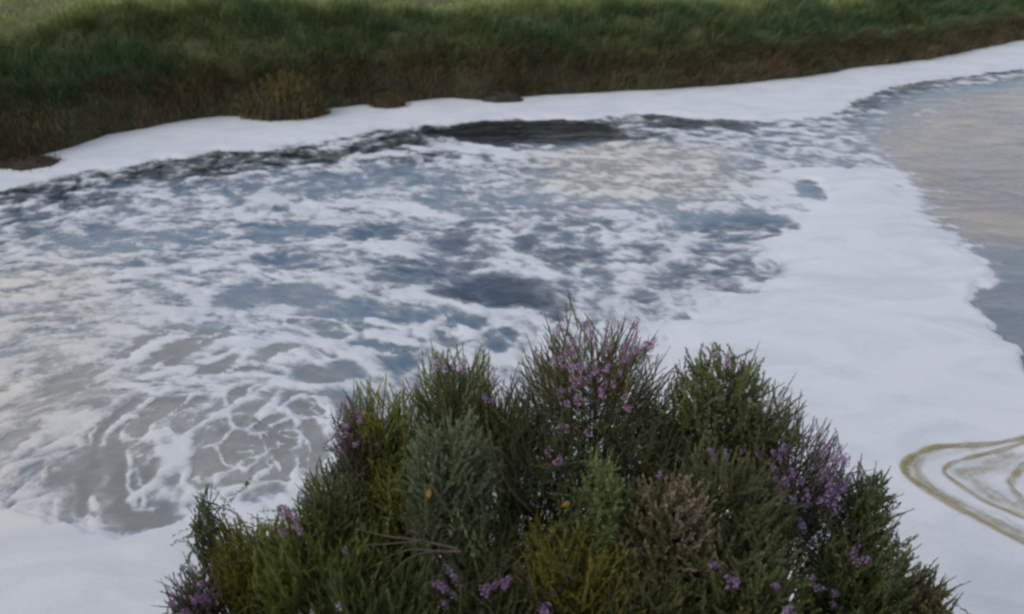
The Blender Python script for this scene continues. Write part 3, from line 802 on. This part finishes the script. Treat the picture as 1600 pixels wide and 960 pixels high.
CROWNS = []
LEAF_GAIN = 3.2
def shrub(u, v, ru, rv, y, habit, c1, c2, tip, n, label, spikes=0, spike_col=None, flowers=(), kind='pink', seed=0, name='shrub', cat='shrub'):
    H = HABIT[habit]
    c = at(u, v, y)
    n = int(n * 1.75)
    CROWNS.append((c, ru, rv))
    dep = c[1] * CP - (c[2] - CAM_H) * SP
    mpx = dep / FPX
    rx, rz = ru * mpx, rv * mpx * 1.05
    ry = max(0.16, 0.75 * rx)
    R = np.array([rx, ry, rz])
    bx, by = c[0] * 0.93 + 0.02, c[1] + 0.05
    base = np.array([bx, by, float(near_z(np.array(bx), np.array(by))) - 0.02])
    root = empty(name, base)
    d = unit(RNG.normal(0, 1, (n * 3, 3))); d = d[(d[:, 2] > -0.75) & (d[:, 1] < 0.75)][:n]; n = len(d)
    r = RNG.uniform(0.12, 1, n) ** 0.45
    d = unit(np.sign(d) * np.abs(d) ** 0.8)
    lob = 1.10 + 0.34 * noise(d[:, 0] * 2.2 + u, d[:, 2] * 2.2 + v, 3)
    tips = c + d * R * (r * lob)[:, None]
    dr = unit(np.array([0, 0, H['upr']]) + d * np.array([0.85, 0.6, 0.4]) + RNG.normal(0, 0.36, (n, 3)))
    tl = H['tl'] * RNG.uniform(0.7, 1.25, n) * min(1.0, rz / 0.2 + 0.25)
    P0 = tips - dr * tl[:, None]
    low = P0[:, 2] < near_z(P0[:, 0], P0[:, 1])
    P0[low, 2] = near_z(P0[low, 0], P0[low, 1])
    w = sstep(-0.35, 0.35, noise(tips[:, 0] * 7 + u, tips[:, 2] * 7, 9) + RNG.normal(0, .12, n))[:, None]
    cols = c1 * (1 - w) + c2 * w
    V, Q, C = leaves(P0, tips, H['per'], H['L'], H['W'], H['ang'], cols, tip)
    lst = [(V, Q, C)]
    tube_P = [np.stack([P0, 0.5 * (P0 + tips) + RNG.normal(0, .004, (n, 3)), tips], 1)]
    if spikes:
        k = RNG.choice(np.where(d[:, 2] > 0.05)[0], spikes)
        q0 = tips[k] - dr[k] * 0.03
        sd = unit(dr[k] + RNG.normal(0, .10, (spikes, 3)) + np.array([0, 0, .25]))
        q1 = q0 + sd * RNG.uniform(0.04, 0.12, (spikes, 1))
        sc = np.tile(spike_col if spike_col is not None else tip, (spikes, 1))
        lst.append(leaves(q0, q1, 14, H['L'] * 0.55, H['W'] * 0.8, 30, sc, sc[0]))
        tube_P.append(np.stack([q0, 0.5 * (q0 + q1), q1], 1))
    n_ = 0; VV, QQ, CC = [], [], []
    for (a, b, e) in lst:
        VV.append(a); QQ.append(b + n_); CC.append(e); n_ += len(a)
    tag(mesh_obj('foliage', np.concatenate(VV) - base, Q=np.concatenate(QQ), mat=M_LEAF, parent=root, col=np.clip(np.concatenate(CC) * LEAF_GAIN, 0, 0.5)), kind='stuff')
    # branches from the root to the twigs
    nb = min(n, 46)
    kk = RNG.choice(n, nb, replace=False)
    t = np.linspace(0, 1, 6)[None, :, None]
    ctrl = base + np.array([0, 0, 1.0]) * (0.45 * (P0[kk, 2:3] - base[2])) + (P0[kk] - base) * np.array([.25, .25, 0]) + RNG.normal(0, .04, (nb, 3))
    BP = (1 - t) ** 2 * (base + RNG.normal(0, .03, (nb, 1, 3)) * np.array([1, 1, 0])) + 2 * t * (1 - t) * ctrl[:, None] + t ** 2 * P0[kk][:, None]
    v1, q1_ = tubes(BP, np.linspace(0.009, 0.0028, 6)[None].repeat(nb, 0), 4)
    tp = np.concatenate(tube_P)
    v2, q2_ = tubes(tp, np.array([0.0022, 0.0017, 0.0008])[None].repeat(len(tp), 0), 3)
    VV = np.concatenate([v1, v2]) - base
    bc = np.concatenate([np.tile(rgb(.085, .062, .048), (len(v1), 1)), np.tile(rgb(.10, .08, .05), (len(v2), 1))])
    mesh_obj('stem', VV, Q=np.concatenate([q1_, q2_ + len(v1)]), mat=M_TWIG, parent=root, col=bc)
    # flower heads on the twig ends nearest to where they show
    if flowers:
        pu, pv, pd = project(tips)
        used = set()
        for (fu, fv, cnt, spr) in flowers:
            q = np.hypot(pu - fu, pv - fv)
            order = np.argsort(np.maximum(q, 2.0 * spr) * (0.5 + pd - pd.min()))
            got = 0
            for i in order:
                if got >= cnt: break
                if i in used: continue
                used.add(i); got += 1
                o = link('flower_cluster', FLOWERS[kind][(got + i) % len(FLOWERS[kind])], root)
                o.location = tips[i] - base - dr[i] * 0.02 + np.array([0, -0.012, 0])
                o.rotation_euler = Vector(dr[i]).to_track_quat('Z', 'Y').to_euler()
                s = random.uniform(0.5, 0.85); o.scale = (s, s, s)
    return tag(root, label, cat, 'shrubs massed on the near bank')

shrub(925,622,122,128,3.05,'heath',G_OLIVE*.8,G_DARK*1.2,rgb(.11,.075,.05),560,'tallest shrub at the top of the mass, thick with upright pink tips',110,rgb(.22,.12,.16),
      [(850,520,9,30),(880,535,12,36),(920,500,10,40),(985,500,8,30),(1015,505,4,20),(905,572,3,14),(915,650,6,20),(940,632,6,20),(935,480,3,20),(1030,520,2,20),(990,635,1,5)],'pink')
shrub(715,640,78,102,3.0,'broom',G_OLIVE,G_DARK*1.3,rgb(.10,.11,.03),300,'olive broom-like shrub left of the tallest pink-tipped one',25,rgb(.13,.10,.06),[(690,550,2,12),(730,545,2,16),(780,590,2,10)],'pale')
shrub(795,680,72,88,2.96,'heath',G_DARK*1.2,G_OLIVE*.8,rgb(.075,.08,.035),300,'dull olive shrub in the dip left below the tallest one',12,rgb(.09,.08,.05),[(775,600,2,12)],'pink')
shrub(1040,690,60,92,2.97,'heath',G_DARK*1.1,G_OLIVE*.7,rgb(.07,.075,.035),260,'dark green shrub in the dip right below the tallest one',10)
shrub(1195,690,62,90,2.86,'fine',G_DARK*1.3,G_OLIVE*.7,rgb(.075,.08,.05),240,'fine-twigged shrub sloping down right of the grey-green one',44,rgb(.09,.075,.06))
shrub(602,682,64,88,2.86,'broom',G_YEL*.75,G_MID,rgb(.14,.16,.04),240,'bright yellow-green shrub on the upper left shoulder of the mass',14)
shrub(1122,652,78,122,2.95,'blunt',G_GREY*.85,G_OLIVE*.8,rgb(.12,.13,.075),300,'grey-green blunt-leaved shrub right of the tallest pink-tipped one',40,rgb(.13,.10,.085),[(1130,530,2,14)],'pale')
shrub(1238,770,105,112,2.76,'heath',G_DARK*1.3,G_PURP,rgb(.10,.075,.09),360,'dark heathery shrub covered in mauve flowers on the right slope',60,rgb(.13,.09,.12),
      [(1210,700,6,20),(1172,708,4,10),(1250,690,7,30),(1275,735,10,34),(1240,755,6,24),(1300,770,6,24),(1260,790,5,24),(1310,720,5,30),(1230,780,4,20)],'mauve')
shrub(560,700,46,88,2.82,'heath',G_DARK,G_PURP,rgb(.10,.08,.08),170,'dusky sparse shrub with pink heads hanging over the churned water',24,rgb(.16,.11,.13),[(556,636,3,14),(570,685,2,10),(545,700,3,14)],'pink')
shrub(700,748,76,108,2.5,'fine',G_GREY*.85,G_GREY*.6,rgb(.105,.13,.085),420,'rounded silvery-green bush in the middle of the left half',8)
shrub(850,770,110,118,2.74,'heath',G_DARK*.9,G_MID*.7,rgb(.045,.055,.03),300,'very dark green shrub filling the hollow below the pink-tipped one',0,None,[(860,700,2,8)],'pink')
shrub(1000,740,80,100,2.8,'heath',G_DARK*.9,G_MID*.7,rgb(.04,.05,.03),200,'dark shrub in the shade between grey-green and pink-tipped ones',0,None,[(1040,745,2,8)],'pink')
shrub(1130,800,112,112,2.58,'fine',G_OLIVE*.75,G_DARK*1.1,rgb(.09,.085,.045),330,'twiggy olive shrub below the grey-green one, few flowers',10,None,[(1115,700,3,10)],'mauve')
shrub(520,800,62,66,2.6,'fine',G_MID*.9,G_OLIVE*.7,rgb(.075,.085,.04),240,'small low green shrub at the foot of the dusky pink-headed one',24,rgb(.09,.075,.055))
shrub(745,862,84,78,2.46,'heath',G_MID*.8,G_DARK*1.2,rgb(.06,.07,.035),260,'dark green shrub directly in front of the silvery bush')
shrub(640,800,80,90,2.66,'broom',G_YEL*.6,G_MID*.9,rgb(.13,.13,.03),220,'yellowing shrub tucked behind the rounded silvery bush')
shrub(500,885,120,92,2.45,'feather',G_MID*.9,G_OLIVE*.95,rgb(.085,.10,.03),340,'feathery deep green shrub low on the left side',16,G_MID,[(475,775,6,18),(452,790,4,20),(540,860,1,6)],'pink')
shrub(392,880,72,66,2.5,'broom',G_YEL*.62,G_OLIVE*.8,rgb(.12,.12,.03),240,'mossy yellow-green shrub at the left edge, over the white foam',30,rgb(.09,.09,.05))
shrub(312,935,52,56,2.42,'heath',G_DARK*1.2,G_PURP,rgb(.10,.075,.085),180,'lowest dusky shrub in the left corner with faint purple heads',26,rgb(.13,.09,.11),[(290,940,3,20),(350,920,3,18),(310,900,2,16)],'mauve')
shrub(1038,835,80,92,2.44,'blunt',G_BEIGE*.6,G_OLIVE*.55,rgb(.17,.135,.09),230,'dry beige-flecked shrub with seed heads near the centre right',14,G_BEIGE,[],'pale')
shrub(940,782,38,66,2.5,'blunt',G_GREY*.8,G_MID,rgb(.10,.135,.045),140,'small fresh green blunt-leaved bush at the very centre of the mass',8,rgb(.10,.135,.045))
shrub(905,895,112,76,2.34,'broom',G_YEL*.65,G_OLIVE*.7,rgb(.13,.12,.03),280,'mossy yellow clump at the lower middle')
shrub(750,925,105,72,2.28,'heath',G_MID*.7,G_DARK*1.1,rgb(.08,.08,.05),290,'low dark shrub with bright mauve sprays at the bottom middle',10,None,
      [(685,920,5,14),(715,880,2,10),(800,900,4,14),(770,915,2,10),(895,930,3,12),(945,925,3,12)],'mauve')
shrub(590,945,110,80,2.3,'feather',G_MID*.75,G_DARK*1.3,rgb(.06,.085,.035),230,'dark feathery shrub at the bottom, left of the mauve sprays',0,None,[(470,945,2,10),(530,950,1,6)],'pale')
shrub(1155,910,112,84,2.34,'blunt',G_DARK*1.1,G_OLIVE*.7,rgb(.09,.095,.05),300,'dark leafy shrub at the bottom with one pale lilac spray',6,None,[(1145,880,5,16),(1225,940,4,18),(1280,895,2,12)],'mauve')
shrub(1335,905,104,98,2.52,'blunt',G_DARK*1.3,G_MID*.8,rgb(.085,.095,.05),320,'broad dark leafy shrub in the lower right of the mass',46,rgb(.055,.06,.035),[(1355,858,3,12),(1310,945,3,14)],'mauve')
shrub(1440,938,42,50,2.5,'blunt',G_BROWN,G_MID*.8,rgb(.13,.10,.06),110,'thin reddish-tipped shrub at the right end of the mass',22,rgb(.12,.095,.055),[],'pale')
shrub(1345,800,46,70,2.68,'blunt',G_DARK*1.4,G_MID*.8,rgb(.05,.06,.04),110,'sparse dark leafy sprigs standing against the white foam',26,rgb(.045,.055,.035))
shrub(322,812,16,46,2.56,'broom',G_DARK*1.2,G_MID*.7,rgb(.05,.06,.03),30,'thin upright sprig rising alone at the left edge',3,rgb(.05,.055,.035))
shrub(1010,930,90,60,2.26,'fine',G_DARK,G_OLIVE*.6,rgb(.07,.07,.04),200,'low dark cushion at the bottom beside the mossy yellow clump')

# the tangle of low growth between the shrubs
cc = np.array([c for c, _, _ in CROWNS])
pr = [(i, j) for i in range(len(cc)) for j in range(i) if np.linalg.norm(cc[i] - cc[j]) < 0.62]
n = 2800
k = RNG.integers(0, len(pr), n); pr = np.array(pr)
t = RNG.uniform(0, 1, (n, 1))
P1 = cc[pr[k, 0]] * t + cc[pr[k, 1]] * (1 - t) + RNG.normal(0, .055, (n, 3)) + np.array([0, .03, -.03])
D = unit(RNG.normal(0, .5, (n, 3)) + np.array([0, -.15, 1.0]))
P0 = P1 - D * RNG.uniform(.15, .3, (n, 1))
w = RNG.uniform(0, 1, (n, 1))
V, Q, C = leaves(P0, P1, 40, .022, .005, 42, G_DARK * 1.5 * w + G_OLIVE * .8 * (1 - w), rgb(.07, .075, .04))
tag(mesh_obj('undergrowth', V, Q=Q, mat=M_LEAF, col=C * LEAF_GAIN), kind='stuff')

# bare fallen branches lying across the lower left shrubs
def dead_branch(lines, y, label):
    P = []; R = []
    for pts, r0, r1 in lines:
        w = np.array([at(a, b, y + 0.02 * i) for i, (a, b) in enumerate(pts)])
        P.append(smooth_line(w, 14)); R.append(np.linspace(r0, r1, 14))
    P, R = np.array(P), np.array(R)
    V, Q = tubes(P, R, 6)
    b = P[0, 0]
    o = mesh_obj('dead_branch', V - b, Q=Q, mat=M_TWIG, col=np.tile(rgb(.085, .068, .052), (len(V), 1)), loc=b, smooth=True)
    tag(o, label, 'branch', 'bare dead branches among the shrubs')
dead_branch([([(715,858),(660,845),(600,838),(555,826)], .0055, .002), ([(660,845),(610,850),(570,852)], .0035, .0015)], 2.22, 'upper grey bare branch lying level under the silvery bush')
dead_branch([([(720,862),(670,862),(635,872),(605,905)], .0055, .002), ([(690,862),(640,858),(600,872)], .0035, .0015)], 2.2, 'forked grey bare branch dipping into the feathery green shrub')
dead_branch([([(765,690),(775,730),(800,770),(830,800)], .006, .004), ([(768,700),(762,670),(760,640)], .004, .002)], 2.45, 'brown bare stem rising right of the silvery bush')

# two yellowed leaves caught in the twigs
def dry_leaf(u, v, y, ln, rot, label):
    n = 7; V = []; T = []
    for i in range(n):
        t = i / (n - 1); w = 0.33 * math.sin(math.pi * (0.06 + 0.9 * t)) * ln
        z = 0.12 * ln * math.sin(t * 2.6)
        V += [(-w, z + .1 * w, t * ln), (0, z - .25 * w, t * ln), (w, z + .1 * w, t * ln)]
    Q = []
    for i in range(n - 1):
        for j in range(2):
            a = i * 3 + j; Q.append([a, a + 1, a + 4, a + 3])
    o = mesh_obj('dry_leaf', V, Q=Q, mat=M_LEAF, col=np.tile(rgb(.52, .30, .05), (len(V), 1)), smooth=True, loc=at(u, v, y))
    o.rotation_euler = rot
    tag(o, label, 'dry leaf')
dry_leaf(878, 790, 2.28, .05, (-.5, 2.2, .2), 'orange-yellow dry leaf caught beside the small fresh green bush')
dry_leaf(670, 778, 2.33, .034, (-.3, .2, .3), 'pale yellow dry leaf caught on the silvery bush')

# grass on the near bank, below and beside the shrubs
n = 16000
x = RNG.uniform(-6, 6, n); y = RNG.uniform(0.4, 3.9, n)
P = np.stack([x, y, near_z(x, y)], -1)
w = RNG.uniform(0, 1, (n, 1)); cc = rgb(.045, .065, .025) * w + rgb(.075, .06, .03) * (1 - w)
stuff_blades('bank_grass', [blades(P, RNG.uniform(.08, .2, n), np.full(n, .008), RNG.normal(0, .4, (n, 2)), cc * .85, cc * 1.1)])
